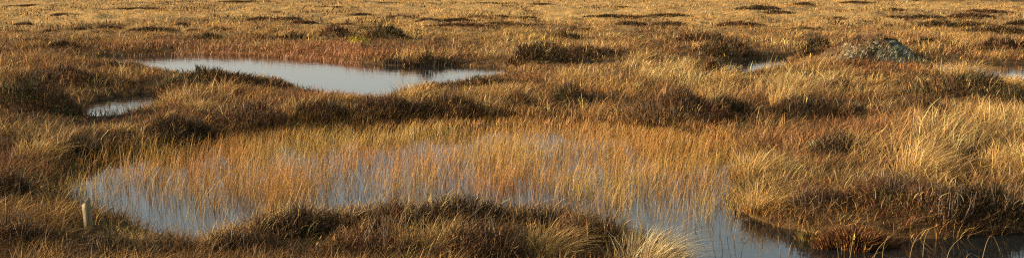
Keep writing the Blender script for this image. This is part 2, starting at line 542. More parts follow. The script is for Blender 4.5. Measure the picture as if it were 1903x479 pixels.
def in_bush(x, y):
    m = np.zeros(x.shape)
    for bx, by, bw, bh, _, _p in BUSH:
        q = ((x - bx) / (bw * 0.5)) ** 2 + ((y - by) / (bw * 0.36)) ** 2
        m = np.maximum(m, np.exp(-q * 1.7))
    return m

def before_bush(x, y):
    """grass grows short round the foot of the heather"""
    m = np.zeros(x.shape)
    for bx, by, bw, bh, _, _p in BUSH:
        q = ((x - bx * 0.98) / (bw * 0.55)) ** 2 + ((y - by * 0.98 + 0.15 * bw) / (bw * 0.45 + 0.015 * by)) ** 2
        m = np.maximum(m, np.exp(-q * 0.9))
    return m

def bush_top(x, y):
    m = np.zeros(x.shape)
    for bx, by, bw, bh, _, _p in BUSH:
        q = ((x - bx) / (bw * 0.5)) ** 2 + ((y - by) / (bw * 0.36)) ** 2
        m = np.maximum(m, bh * np.sqrt(np.clip(1 - q, 0, 1)))
    return m

# short turf where the photograph looks over the grass: round the stake, along the pools' near shores
SHORT = [(668, 92, 50, 7), (166, 428, 40, 30), (1625, 134, 70, 10), (240, 128, 90, 11), (215, 240, 90, 14), (880, 160, 90, 10), (165, 440, 60, 60), (170, 460, 50, 40), (690, 200, 80, 16), (560, 172, 90, 12), (820, 165, 90, 12), (215, 222, 80, 12), (250, 425, 90, 30), (950, 140, 80, 8), (330, 142, 60, 8), (420, 148, 80, 8), (1380, 148, 110, 11), (1840, 160, 130, 12)]
def short_near(px, py):
    m = np.zeros(px.shape)
    for a, b, c, d in SHORT:
        m = np.maximum(m, np.exp(-(((px - a) / c) ** 2 + ((py - b) / d) ** 2)))
    return 1 - 0.75 * m

# rust-coloured ground around the far pool and the back of the near pool (px ellipses on the ground)
RUST_SPOTS = [(480, 98, 200, 9), (640, 104, 60, 12), (1000, 222, 240, 9), (700, 234, 200, 7), (620, 180, 80, 8), (1620, 130, 140, 12), (1200, 250, 100, 8), (60, 340, 120, 40)]
DARK_SPOTS = [(1560, 296, 60, 14), (1815, 304, 50, 14), (1480, 222, 60, 12), (1320, 226, 80, 12), (1057, 194, 40, 9), (1555, 172, 50, 9), (1660, 360, 120, 18), (800, 425, 320, 55), (520, 440, 120, 50), (60, 212, 160, 20), (700, 212, 260, 12), (1700, 405, 230, 32), (250, 262, 160, 14), (1250, 222, 150, 16), (1600, 215, 170, 16), (1800, 178, 110, 16), (110, 160, 100, 12), (190, 465, 110, 26), (30, 365, 60, 24), (430, 215, 100, 14), (1010, 118, 160, 8), (1395, 104, 110, 8), (400, 156, 120, 10)]
PALE_SPOTS = [(1700, 300, 160, 70), (1780, 140, 90, 20), (1450, 175, 120, 40), (1240, 140, 160, 26), (1180, 110, 70, 14), (80, 280, 110, 34), (1420, 300, 80, 50), (780, 180, 100, 20), (350, 180, 70, 18), (1860, 290, 90, 60), (1100, 100, 90, 12), (1230, 440, 90, 50)]
def spots(px, py, lst):
    m = np.zeros(px.shape)
    for a, b, c, d in lst:
        m = np.maximum(m, np.exp(-(((px - a) / c) ** 2 + ((py - b) / d) ** 2)))
    return m

# ------------------------------------------------------------------ the moor's grass: tufts of leaning blades, thinner with distance
def grass_field(n_tufts, r0, r1, seed):
    r = np.exp(rng.uniform(math.log(r0), math.log(r1), n_tufts))
    a = rng.uniform(-0.56, 0.56, n_tufts)
    x, y = r * np.sin(a), r * np.cos(a)
    s = shore(x, y)
    b = in_bush(x, y)
    keep = (s > 0.0) & (rng.uniform(size=n_tufts) > np.where(y < 9.5, 0.93, 0.88) * b)
    fr = before_bush(x, y)
    return x[keep], y[keep], s[keep], fr[keep]

def build_grass():
    bag = Bag()
    for n_t, r0, r1, per in ((10500, 4.9, 13.0, 15), (11000, 13.0, 32.0, 13), (14500, 32.0, 140.0, 8), (2500, 140, 420, 4)):
        x, y, s, b = grass_field(n_t, r0, r1, 3)
        n = len(x)
        r = np.hypot(x, y)
        px, py = pixel_of(x, y, 0.1)
        rust, pale = spots(px, py, RUST_SPOTS), spots(px, py, PALE_SPOTS)
        big = fbm(x * 0.9, y * 0.55, 61, 4)
        patch = fbm(x * 0.30 + 5, y * 0.16, 71, 3)
        fine = noise(x * 5, y * 4, 81)
        far = smooth(26, 45, r)
        # tuft colour: species mix, painted highlights and gap shade, darker towards the left
        c = mix(BROWN[None], GOLD[None], sat((big - 0.34) * 3.2 + 0.65 * far + 0.12))
        c = mix(c, STRAW[None], sat((fine - 0.45) * 1.1 + 0.95 * pale + 0.55 * far * (patch > 0.40)) * 0.75)
        tus = noise(x * 2.3, y * 1.5, 87) * 0.7 + noise(x * 5.1, y * 3.1, 88) * 0.3
        c = mix(c, mix(BROWN[None], DARK[None], np.full(n, 0.5)), (1 - far) * sat((0.49 - tus) * 6) * 0.88)  # shade in the gaps between tussocks, painted as dark brown
        c = mix(c, STRAW[None], (1 - far) * smooth(150, 900, px) * sat((tus - 0.56) * 5) * 0.6)  # highlights on the tussocks, painted as straw colour
        c = mix(c, BROWN[None], far * sat((fbm(x * 0.35, y * 0.16, 171, 4) - 0.53) * 6) * 0.55)
        c = mix(c, RUST[None], sat(1.15 * rust + (patch - 0.50) * 2.5 * (1 - far)) * 0.85)
        c = mix(c, OLIVE[None], sat((noise(x * 1.7, y * 1.3, 91) - 0.66) * 4) * 0.45)
        c = mix(c, mix(BROWN[None], DARK[None], rng.uniform(0, 0.7, n)), sat(b * 0.9) * 0.8)
        dk = spots(px, py, DARK_SPOTS)
        pick = rng.uniform(size=n)
        heathy = np.where((pick < 0.55)[:, None], DARK * 1.3, np.where((pick < 0.82)[:, None], BROWN, STRAW * 0.9))
        c = mix(c, heathy, sat(dk * 1.15))
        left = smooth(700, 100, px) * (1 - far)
        c = c * (1 - 0.28 * left[:, None])  # tufts get darker towards the left
        hgt = (1 - 0.45 * dk * (pick < 0.82) + 0.15 * dk * (pick > 0.9)) * (0.13 + 0.13 * sat((big - 0.3) * 2)) * (1 + 0.45 * pale) * (1 - 0.45 * b) * short_near(px, py)
        hgt = hgt * (0.55 + 0.45 * smooth(0, 0.5, s)) * (1 - 0.12 * far) * rng.uniform(0.7, 1.25, n)
        hgt = hgt * (0.62 + 0.78 * tus * (1 - far) + 0.39 * far)
        rad = rng.uniform(0.05, 0.16, n) * (r / 8) ** 0.55
        # blades
        m = per
        cx, cy = np.repeat(x, m), np.repeat(y, m)
        N = n * m
        rho = np.sqrt(rng.uniform(size=N)) * np.repeat(rad, m)
        ph = rng.uniform(0, 2 * math.pi, N)
        bx, by = cx + rho * np.cos(ph), cy + rho * np.sin(ph)
        sb = shore(bx, by)
        ok = sb > 0.01
        bx, by = bx[ok], by[ok]
        R = np.hypot(bx, by)
        bz = height(bx, by) - 0.02 + 0.75 * bush_top(bx, by)
        hb = np.repeat(hgt, m)[ok] * rng.uniform(0.55, 1.25, len(bx))
        wd = 0.0036 * (np.maximum(R, 6) / 8.0) ** 0.95 * rng.uniform(0.6, 1.4, len(bx))
        out = np.repeat(rad, m)[ok]
        lean_x = 0.34 + 0.55 * np.cos(ph[ok]) * rho[ok] / out + rng.normal(0, 0.42, len(bx))
        lean_y = -0.08 + 0.55 * np.sin(ph[ok]) * rho[ok] / out + rng.normal(0, 0.42, len(bx))
        ang, bend = np.arctan2(lean_y, lean_x), np.clip(np.hypot(lean_x, lean_y), 0.05, 1.4)
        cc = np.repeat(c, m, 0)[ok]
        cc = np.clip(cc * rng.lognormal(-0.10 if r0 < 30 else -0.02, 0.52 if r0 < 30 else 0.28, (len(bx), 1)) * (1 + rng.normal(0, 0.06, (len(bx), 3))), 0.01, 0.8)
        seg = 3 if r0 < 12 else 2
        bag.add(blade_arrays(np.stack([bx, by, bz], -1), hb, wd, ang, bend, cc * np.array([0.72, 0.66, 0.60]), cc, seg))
    o = new_obj("moor_grass", bag.mesh("moor_grass"), M_GRASS)
    tag(o, "golden brown wind-combed grass covering the moor", "grass", kind="stuff")
build_grass()

# low litter of brown sprigs between the tufts
def build_ground_cover():
    bag = Bag()
    n = 125000
    r = np.exp(rng.uniform(math.log(4.9), math.log(45), n)); a = rng.uniform(-0.52, 0.52, n)
    x, y = r * np.sin(a), r * np.cos(a)
    s = shore(x, y)
    k = s > -0.03
    x, y, r, sc_ = x[k], y[k], r[k], s[k]
    n = len(x)
    c = mix(jitter(BROWN, n, 0.35), jitter(DARK, n, 0.3), sat((fbm(x * 1.3, y, 101, 3) - 0.35) * 3))
    c = np.where((sc_ < 0.45)[:, None] & (rng.uniform(size=(n, 1)) < 0.45), jitter(GOLD * 0.7, n, 0.35), c)
    c = np.where((rng.uniform(size=(n, 1)) < 0.35) & (noise(x * 2, y * 2, 181) > 0.70)[:, None], jitter(np.array([0.17, 0.045, 0.025]), n, 0.3), c)
    c = np.where((rng.uniform(size=(n, 1)) < 0.35) & (noise(x * 2, y * 2, 183) > 0.68)[:, None], jitter(np.array([0.13, 0.13, 0.035]), n, 0.3), c)
    bag.add(blade_arrays(np.stack([x, y, height(x, y) - 0.02], -1), rng.uniform(0.05, 0.14, n) * np.where(sc_ < 0.4, 1.25, 1.0), 0.0055 * (r / 8) ** 0.9 * rng.uniform(0.6, 1.5, n),
                         rng.uniform(0, 2 * math.pi, n), rng.uniform(0.2, 1.3, n), c * 0.8, c, 2))
    n = 52000
    r = np.exp(rng.uniform(math.log(26), math.log(150), n)); a = rng.uniform(-0.52, 0.52, n)
    x, y = r * np.sin(a), r * np.cos(a)
    drift = fbm(x * 0.42, y * 0.13, 191, 4) + 0.12 * (noise(x * 1.5, y * 0.7, 195) - 0.5)
    k = (drift > 0.585) & (shore(x, y) > 0.1)
    x, y, r = x[k], y[k], r[k]
    n = len(x)
    c = mix(jitter(np.array([0.13, 0.072, 0.030]), n, 0.35), jitter(DARK, n, 0.35), rng.uniform(size=n) ** 0.7)
    bag.add(blade_arrays(np.stack([x, y, height(x, y) - 0.02], -1), rng.uniform(0.10, 0.26, n), 0.006 * (r / 8) ** 0.95 * rng.uniform(0.6, 1.5, n),
                         rng.uniform(0, 2 * math.pi, n), rng.uniform(0.2, 0.9, n), c * 0.8, c, 2))
    o = new_obj("ground_cover", bag.mesh("ground_cover"), M_HEATH)
    tag(o, "short brown sprigs and dead litter between the grass tufts", "ground cover", kind="stuff")
build_ground_cover()

# ------------------------------------------------------------------ rust sedge fringing the far pool and the reed bed's back
def build_rust_sedge():
    bag = Bag()
    px = np.concatenate([rng.uniform(330, 672, 11000), rng.uniform(420, 1360, 13000), rng.uniform(200, 330, 1200)])
    py = np.concatenate([rng.normal(107, 7, 11000), np.zeros(13000), rng.normal(96, 5, 1200)])
    q = slice(11000, 24000)
    line = np.interp(px[q], [p[0] for p in NEAR_POOL[3:14]], [p[1] for p in NEAR_POOL[3:14]])
    py[q] = line + 2 + rng.normal(0, 6, 13000)
    P = ground_at(px, py)
    s = shore(P[:, 0], P[:, 1])
    k = (s > -0.25 - 0.01 * P[:, 1]) & ((np.arange(len(s)) % 5 < 2) | (P[:, 1] > 18))
    P, s, px_, py_ = P[k], s[k], px[k], py[k]
    n = len(P)
    z = np.where(s > 0, height(P[:, 0], P[:, 1]), -0.02)
    r = np.hypot(P[:, 0], P[:, 1])
    near = r < 16
    c = mix(jitter(np.where(near[:, None], RUST * 1.1, RUST), n, 0.3), jitter(np.array([0.50, 0.26, 0.06]), n, 0.25), sat(rng.uniform(size=n) * np.where(near, 1.3, 0.3)))
    h = np.where(near, rng.uniform(0.07, 0.16, n), rng.uniform(0.06, 0.15, n))
    lx, ly = 0.30 + rng.normal(0, 0.22, n), rng.normal(0, 0.2, n)
    bag.add(blade_arrays(np.stack([P[:, 0], P[:, 1], z], -1), h, 0.0038 * (np.maximum(r, 6) / 8) ** 0.9, np.arctan2(ly, lx), np.hypot(lx, ly), c * 0.75, c, 2))
    o = new_obj("rust_sedge", bag.mesh("rust_sedge"), M_REED)
    tag(o, "rust-red sedge fringing the pool shores", "sedge", kind="stuff")
build_rust_sedge()

# ------------------------------------------------------------------ sedge hanging over the near pool's banks
def build_bank_sedge():
    bag = Bag()
    n = 60000
    x, y = rng.uniform(-6, 6.5, n), rng.uniform(4.8, 13.5, n)
    s = shore(x, y)
    mp = ground_at(1586, 436)
    k = (s > -0.05) & (s < 0.24) & (np.abs(x) < 0.56 * y) & (((x - mp[0]) / 0.20) ** 2 + ((y - mp[1]) / 0.16) ** 2 > rng.uniform(0.3, 1.0, n))
    x, y, s = x[k], y[k], s[k]
    n = len(x)
    gx_, gy_ = shore(x + 0.03, y) - s, shore(x, y + 0.03) - s
    gl = np.hypot(gx_, gy_) + 1e-6
    lx, ly = -0.35 * gx_ / gl + 0.18 + rng.normal(0, 0.4, n), -0.35 * gy_ / gl + rng.normal(0, 0.4, n)
    _, py = pixel_of(x, y, 0)
    t = rng.uniform(size=n)
    c = mix(jitter(BROWN, n, 0.4), jitter(GOLD * 0.85, n, 0.35), sat(t * 1.5 - 0.4))
    pxx, pyy = pixel_of(x, y, 0)
    c = mix(c, jitter(DARK * 1.6, n, 0.4), sat(spots(pxx, pyy, DARK_SPOTS) * 1.2) * (rng.uniform(size=n) < 0.7))
    c = np.where(rng.uniform(size=(n, 1)) < 0.18, jitter(np.array([0.17, 0.15, 0.035]), n, 0.3), c)
    h = rng.uniform(0.05, 0.19, n)
    bag.add(blade_arrays(np.stack([x, y, np.maximum(height(x, y), -0.02) - 0.01], -1), h, 0.0042 * rng.uniform(0.6, 1.4, n) * (y / 8) ** 0.9, np.arctan2(ly, lx), np.clip(np.hypot(lx, ly), 0, 1.5), c * 0.75, c, 3))
    o = new_obj("bank_sedge", bag.mesh("bank_sedge"), M_GRASS)
    tag(o, "mixed brown and gold sedge hanging over the near pool's banks", "sedge", kind="stuff")
build_bank_sedge()

# ------------------------------------------------------------------ reeds standing in the near pool
REED_BLOBS = [(1020, 255, 190, 30, 1.0), (760, 258, 200, 28, 0.9), (1200, 280, 120, 40, 1.0), (900, 270, 330, 60, 1.0), (600, 280, 200, 60, 0.85), (1180, 300, 150, 70, 0.8), (1290, 300, 80, 70, 0.75), (420, 320, 110, 60, 0.65), (250, 320, 130, 45, 0.50),
              (520, 350, 70, 40, 0.9), (1000, 340, 160, 30, 0.7), (1310, 370, 60, 40, 0.35), (180, 350, 70, 40, 0.35), (1130, 370, 60, 30, 0.5), (720, 345, 120, 30, 0.45)]
def build_reeds():
    bag = Bag()
    n = 27000
    px, py = rng.uniform(110, 1440, n), rng.uniform(215, 470, n)
    d = np.zeros(n)
    for a, b, c, e, wgt in REED_BLOBS:
        d = np.maximum(d, wgt * np.exp(-(((px - a) / c) ** 2 + ((py - b) / e) ** 2)))
    P = ground_at(px, py)
    d = d * np.maximum(0.34, sat(2.6 * fbm(P[:, 0] * 2.4, P[:, 1] * 1.6, 111, 3) - 0.5))
    k = (rng.uniform(size=n) < d) & (shore(P[:, 0], P[:, 1]) < 0.02)
    P, px, py = P[k], px[k], py[k]
    m = 4
    n = len(P) * m
    B = np.repeat(P, m, 0) + rng.normal(0, 0.045, (n, 2))
    hgt = np.repeat(rng.uniform(0.13, 0.33, len(P)) * (0.5 + 0.5 * smooth(225, 320, py)), m) * rng.uniform(0.6, 1.2, n)
    hue = np.repeat(fbm(P[:, 0] * 1.5, P[:, 1] * 1.2, 119, 2) * 1.6 - 0.36, m) + rng.normal(0, 0.3, n)
    c1 = mix(jitter(np.array([0.44, 0.185, 0.030]), n, .3), jitter(np.array([0.54, 0.33, 0.065]), n, .3), sat(hue))
    c0 = mix(jitter(np.array([0.26, 0.11, 0.03]), n, .3), jitter(np.array([0.25, 0.21, 0.05]), n, .3), sat(hue * 1.2 - 0.1))
    lx, ly = 0.14 + rng.normal(0, 0.17, n), rng.normal(0, 0.16, n)
    r = np.hypot(B[:, 0], B[:, 1])
    kink = np.where(rng.uniform(size=n) < 0.25, rng.uniform(0.2, 0.8, n), 0.0)
    bag.add(blade_arrays(np.concatenate([B, np.full((n, 1), -0.03)], 1), hgt, 0.0021 * (r / 8) ** 0.9 * rng.uniform(0.6, 1.3, n),
                         np.arctan2(ly, lx), np.hypot(lx, ly), c0, c1, 4, kink=kink, droop=0.2))
    o = new_obj("reeds", bag.mesh("reeds"), M_REED)
    tag(o, "orange and yellow reeds standing in the near pool", "reeds", kind="stuff")
build_reeds()

# ------------------------------------------------------------------ heather bushes
def bush_foliage(w, h, r, seed, tint, at=None):
    """a dome of upright sprigs w wide, h tall; foot at z = 0; leaflets on the near ones"""
    near = r < 14
    rx, ry = w * 0.58, w * 0.40
    surf = math.pi * rx * ry + math.pi * (rx + ry) * h * 0.6
    n = int(np.clip(surf * 3600 * (8 / max(r, 8)) ** 1.2, 200, 2900 if near else 2300))
    bag = Bag()
    ph = rng.uniform(0, 2 * math.pi, n)
    rho = rng.uniform(size=n) ** 0.5
    edge = 0.55 + 0.95 * noise(np.cos(ph) * 2.2 + 3, np.sin(ph) * 2.2 + seed, 7 + seed)
    u, v = rho * np.cos(ph) * edge, rho * np.sin(ph) * edge
    x, y = u * rx, v * ry
    lumps = fbm(x * 3.2 + seed * 3.7, y * 3.2, 13, 3)
    top = np.clip(1 - (rho ** 2.2), 0, 1) ** 0.7 * h * (0.30 + 1.15 * lumps)
    z = top * rng.uniform(0.1, 1.0, n) ** 0.5
    k = (max(r, 7) / 8) ** 0.3
    L = np.minimum(rng.uniform(0.05, 0.12, n) * k, 0.6 * h + 0.04)
    c = mix(jitter(tint, n, 0.35), jitter(np.array([0.12, 0.058, 0.026]), n, 0.35), sat((fbm(x * 4, y * 4 + seed, 23, 3) - 0.46) * 4))
    c = np.where(rng.uniform(size=(n, 1)) < 0.07, jitter(np.array([0.30, 0.19, 0.075]), n, 0.3), c)
    lx, ly = u * 0.7 + 0.15 + rng.normal(0, 0.30, n), v * 0.7 + rng.normal(0, 0.30, n)
    ang, bend = np.arctan2(ly, lx), np.clip(np.hypot(lx, ly), 0, 1.2)
    if at is not None:
        sh, dz = shore(x + at[0], y + at[1]), height(x + at[0], y + at[1]) - at[2]
        z = z * (0.35 + 0.65 * smooth(0.0, 0.22, sh)) + np.clip(dz, -0.12, 0.12)
        L = np.where(sh < 0.01, 0.0001, L)
        gap = fbm((x + at[0]) * 5.0, (y + at[1]) * 4.0, 27, 2)
        L = L * (0.35 + 0.65 * smooth(0.30, 0.48, gap)); z = z * (0.6 + 0.4 * smooth(0.30, 0.5, gap))
    base = np.stack([x, y, z - 0.02], -1)
    wd = (0.0044 if near else 0.0056) * (max(r, 7) / 8) ** 0.9
    bag.add(blade_arrays(base, L, wd * rng.uniform(0.6, 1.4, n), ang, bend, c * 0.9, c * 1.1, 2))
    if near:
        for q in (0.35, 0.6, 0.85):
            off = L * bend * (0.25 * q + 0.75 * q * q)
            b2 = base + np.stack([np.cos(ang) * off, np.sin(ang) * off, L * (q - 0.35 * bend * q ** 2.4)], -1)
            a2 = rng.uniform(0, 2 * math.pi, n)
            bag.add(blade_arrays(b2, L * 0.26, np.full(n, 0.0045), a2, np.full(n, 1.0), c, c * 1.1, 1, yaw=a2 + math.pi / 2))
    return bag.mesh("heather_foliage")

def bush_stems(w, h, n):
    bag = Bag()
    for i in range(n):
        ph, q = rng.uniform(0, 2 * math.pi), rng.uniform(0.1, 0.9)
        end = np.array([math.cos(ph) * q * w * 0.5, math.sin(ph) * q * w * 0.36, 0.85 * h * math.sqrt(1 - q * q) + 0.05])
        foot = np.array([end[0] * 0.7, end[1] * 0.7, -0.04])
        mid = (end + foot) / 2 + rng.normal(0, 0.02, 3)
        tube(bag, [foot, mid, end], [0.005, 0.0035, 0.0015], 4, (0.13, 0.10, 0.075), (0.10, 0.065, 0.04))
    return bag.mesh("heather_stems")

TINTS = [np.array([0.044, 0.032, 0.013]), np.array([0.062, 0.033, 0.017]), np.array([0.044, 0.038, 0.015]), np.array([0.040, 0.027, 0.015])]
FAR_F = [bush_foliage(1.6, 0.26, 34.0, 20 + i, TINTS[i % 4]) for i in range(5)]

def place_bushes():
    for i, (x, y, w, h, lab, py) in enumerate(BUSH):
        z = float(height(x, y)[0]) - 0.03
        if lab is None:
            o = new_obj("heather_bush", FAR_F[i % 5], M_HEATH, None, (x, y, z), rng.uniform(-0.2, 0.2), (w * 1.1 / 1.6, w * rng.uniform(0.6, 1.4) / 1.6, (h * 0.8 + 0.02) / 0.26))
            tag(o, py, "heather", "heather clumps across the far moor")
            continue
        o = tag(new_obj("heather_bush", None, None, None, (x, y, z)), lab, "heather", "heather hummocks round the pools")
        new_obj("foliage", bush_foliage(w, h * (1.15 if y > 11 else 1.0), y, i, TINTS[i % 4], (x, y, z + 0.03)), M_HEATH, o)
        if y < 22:
            new_obj("stems", bush_stems(w, h, 26 if y < 12 else 14), M_STEM, o)["kind"] = "stuff"
place_bushes()

# ------------------------------------------------------------------ grass tussocks that stand out one by one
TUSSOCKS = [  # cx, base, width, height, paleness, lean, label
    (1700, 338, 120, 112, 0.8, 0.55, "tallest bright straw tussock in the right-hand grass"),
    (1795, 152, 80, 44, 0.9, 0.25, "bright straw tussock beside the hazy water right of the mound"),
    (1880, 178, 70, 36, 0.7, 0.35, "straw tussock at the right edge below the hazy water"),
    (1452, 206, 70, 62, 0.8, 0.40, "pale upright tussock between the reeds' heather bank and the right bushes"),
    (1476, 172, 70, 42, 0.6, 0.4, "pale tussock left below the lichen mound"),
    (1210, 152, 90, 40, 0.6, 0.4, "straw tussock in the middle above the large heather bank"),
    (1188, 116, 56, 26, 0.6, 0.3, "small gold tussock on the bank left of the thin water strip"),
    (1070, 152, 90, 36, 0.5, 0.4, "gold tussock just right of the far pool's tip"),
    (72, 296, 120, 52, 0.6, 0.55, "gold tussock at the left edge above the near pool"),
    (370, 208, 80, 30, 0.6, 0.35, "gold tussock at the small left pool's right end"),
    (225, 254, 110, 26, 0.6, 0.4, "low gold tussock in front of the small left pool"),
    (790, 192, 100, 44, 0.5, 0.35, "gold tussock on the tip of land between far pool and reeds"),
    (1205, 500, 170, 112, 1.3, 0.7, "pale white-tipped tussock fanning over the water in the foreground"),
    (1400, 330, 120, 80, 0.5, 0.5, "gold tussock on the right shore of the reed bed"),
    (1420, 388, 120, 70, 0.35, 0.45, "drooping gold-brown tussock over the water on the right shore"),
    (1865, 330, 130, 84, 0.5, 0.6, "leaning gold tussock at the right edge in the gold grass"),
    (1600, 300, 110, 60, 0.5, 0.5, "gold tussock left of the tallest bright one"),
    (520, 392, 120, 56, 0.5, 0.3, "orange tussock in the water's edge left of the foreground hummock"),
    (800, 490, 150, 90, 0.4, 0.5, "brown-gold tussock at the bottom edge among the foreground heather"),
    (1010, 500, 150, 90, 0.55, 0.6, "gold tussock at the bottom edge left of the pale fanned one"),
    (420, 470, 110, 60, 0.5, 0.3, "gold tussock at the near pool's shore right of the stake"),
    (1625, 165, 90, 30, 0.3, 0.4, "russet tussock in front of the lichen mound"),
    (1350, 165, 80, 36, 0.6, 0.4, "straw tussock below the thin water strip"),
    (880, 190, 90, 36, 0.4, 0.4, "brown-gold tussock above the middle of the reeds"),
    (260, 470, 100, 46, 0.4, 0.3, "brown-gold tussock just right of the twiggy heather by the stake"),
    (650, 200, 80, 20, 0.3, 0.3, "low russet tussock at the far pool's near tip"),
]
def tussock_mesh(n, wide, tall, pale, lean, r):
    bag = Bag()
    ph = rng.uniform(0, 2 * math.pi, n)
    rho = np.sqrt(rng.uniform(size=n)) * wide * 0.34
    b = np.stack([rho * np.cos(ph), rho * np.sin(ph), np.full(n, -0.02)], -1)
    spread = 0.75 * wide / (tall + 1e-6) * 0.5
    lx = lean + spread * np.cos(ph) * rho / (wide * 0.34) + rng.normal(0, 0.34, n)
    ly = -0.05 + spread * np.sin(ph) * rho / (wide * 0.34) + rng.normal(0, 0.34, n)
    c = mix(jitter(GOLD * 0.85, n, 0.4), jitter(STRAW if pale < 0.93 else np.array([0.68, 0.53, 0.29]), n, 0.3), sat(pale * 0.9 + rng.normal(0, 0.35, n)))
    h = tall * rng.uniform(0.3, 1.15, n) * (1 - 0.35 * (rho / (wide * 0.34)) ** 2)
    bag.add(blade_arrays(b, h, 0.0034 * (max(r, 6) / 8) ** 0.9 * rng.uniform(0.5, 1.6, n), np.arctan2(ly, lx), np.clip(np.hypot(lx, ly), 0, 1.4), c * np.array([0.7, 0.62, 0.55]), c, 4))
    return bag.mesh("tussock_blades")
def tussock_crown(wide):
    """the short dead thatch at the tussock's foot"""
    bag = Bag()
    n = 160
    ph = rng.uniform(0, 2 * math.pi, n); rho = np.sqrt(rng.uniform(size=n)) * wide * 0.30
    c = jitter(BROWN, n, 0.35)
    bag.add(blade_arrays(np.stack([rho * np.cos(ph), rho * np.sin(ph), np.full(n, -0.02)], -1), rng.uniform(0.05, 0.12, n), np.full(n, 0.008), ph, rng.uniform(0.4, 1.4, n), c * 0.7, c, 2))
    return bag.mesh("tussock_thatch")
for cx, by, w, h, pale, lean, lab in TUSSOCKS:
    x, y, ww, hh = spot(cx, by, w, h)
    z = float(height(x, y)[0])
    o = tag(new_obj("grass_tussock", None, None, None, (x, y, max(z, -0.02))), lab, "grass tussock", "tall grass tussocks")
    new_obj("blades", tussock_mesh(560, ww, hh, pale, lean, y), M_GRASS, o)
    new_obj("thatch", tussock_crown(ww), M_GRASS, o)

# ------------------------------------------------------------------ lichen mound
def build_mound():
    x, y, w, h = spot(1612, 119, 200, 52)
    z = float(height(x, y)[0]) - 0.03
    root = tag(new_obj("lichen_mound", None, None, None, (x, y, z)), "peat mound crusted with blue-grey lichen, its right face in shade", "mound")
    def prof(u, v):
        """height of the mound at u in -1..1 (left to right), v in -1..1 (front to back)"""
        crest = np.interp(u, [-1, -0.72, -0.4, -0.1, 0.2, 0.45, 0.7, 0.9, 1.0], [0, 0.40, 0.78, 0.96, 0.92, 0.78, 0.48, 0.20, 0.0])
        fr = np.sqrt(np.clip(1 - np.abs(v) ** 2.6, 0, 1))
        lump = 0.74 + 0.5 * fbm(u * 4.2 + 3, v * 3.2, 201, 4)
        ledge = 0.12 * (noise(u * 9, v * 7, 207) - 0.5)
        return np.clip(crest * fr * lump + ledge * fr * np.minimum(1, crest * 3), -0.05, 2)
    n, m = 90, 56
    U, Vv = np.meshgrid(np.linspace(-1, 1, n), np.linspace(-1, 1, m))
    Z = prof(U, Vv)
    ov = 0.08 * np.sin(Z * 9)                     # ledges that overhang a little
    V = np.stack([U * w / 2 * (1 + 0.0 * ov), Vv * w * 0.30 + ov * 0.10, Z * h], -1).reshape(-1, 3)
    i = (np.arange(m - 1)[:, None] * n + np.arange(n - 1)[None]).ravel()
    q = np.stack([i, i + 1, i + n + 1, i + n], -1)
    uu, vv = U.ravel(), Vv.ravel()
    lich = sat((uu - 0.0 + 0.5 * (fbm(uu * 5, vv * 4, 211, 3) - 0.5)) * 5)[:, None] * 0.9
    spk = sat((fbm(uu * 7, vv * 5, 213, 3) - 0.38) * 3)[:, None]
    grey = np.array([0.045, 0.052, 0.038]) * (1 - spk) + np.array([0.12, 0.145, 0.115]) * spk
    peat = np.array([0.05, 0.034, 0.018]) * (1 - spk) + np.array([0.16, 0.12, 0.06]) * spk
    new_obj("lichen_crust", mesh_from("lichen_crust", V, q, np.full(len(q), 4), peat * (1 - lich) + grey * lich), M_CRUST, root)
    def sprigs(cnt, ulo, uhi, vlo, vhi, c, hl, wid, name, mat, lean=0.3):
        u, v = rng.uniform(ulo, uhi, cnt), rng.uniform(vlo, vhi, cnt)
        b = np.stack([u * w / 2, v * w * 0.30, prof(u, v) * h - 0.02], -1)
        bag = Bag()
        cc = jitter(c, cnt, 0.35)
        bag.add(blade_arrays(b, rng.uniform(*hl, cnt), np.full(cnt, wid), rng.normal(0, 1.2, cnt), rng.uniform(0.1, 0.9, cnt) * (lean / 0.3), cc * 0.8, cc, 2))
        o = new_obj(name, bag.mesh(name), mat, root); o["kind"] = "stuff"
        return o
    sprigs(1500, -1.0, 0.25, -0.98, 0.6, np.array([0.24, 0.13, 0.06]), (0.05, 0.15), 0.011, "grass_sprigs", M_GRASS)
    sprigs(700, -0.55, 0.75, -0.15, 0.6, np.array([0.07, 0.05, 0.025]), (0.04, 0.11), 0.016, "heather_sprigs", M_HEATH)
    sprigs(900, -0.6, 0.7, 0.0, 0.45, np.array([0.05, 0.038, 0.02]), (0.06, 0.14), 0.014, "crest_heather", M_HEATH)
    sprigs(420, -0.25, 0.25, -0.6, 0.2, np.array([0.22, 0.20, 0.05]), (0.02, 0.05), 0.02, "moss_cap", M_MOSS)
    sprigs(600, -0.9, 1.0, -1.0, -0.75, np.array([0.40, 0.36, 0.22]), (0.05, 0.14), 0.010, "straw_fringe", M_GRASS)
    # pale lichen cushions on the left half
    for k in range(16):
        u, v = rng.uniform(-0.75, 0.05), rng.uniform(-0.95, -0.25)
        a = rng.uniform(0.025, 0.055)
        nn, mm = 9, 5
        pts, L, S = [], [], []
        for a_ in range(mm):
            for b_ in range(nn):
                f, t = a_ / (mm - 1) * math.pi * 0.5, b_ / nn * 2 * math.pi
                e = a * (1 + 0.7 * (rng.uniform() - 0.5))
                pts.append((e * math.cos(f) * math.cos(t) * 1.3, e * math.cos(f) * math.sin(t), e * math.sin(f) * 0.9 - 0.4 * a))
        for a_ in range(mm - 1):
            for b_ in range(nn):
                L += [a_ * nn + b_, a_ * nn + (b_ + 1) % nn, (a_ + 1) * nn + (b_ + 1) % nn, (a_ + 1) * nn + b_]; S.append(4)
        o = new_obj("lichen_cushion", mesh_from("lichen_cushion", pts, L, S), M_STONE, root, (u * w / 2, v * w * 0.30, float(prof(np.array([u]), np.array([v]))[0]) * h - 0.01))
build_mound()

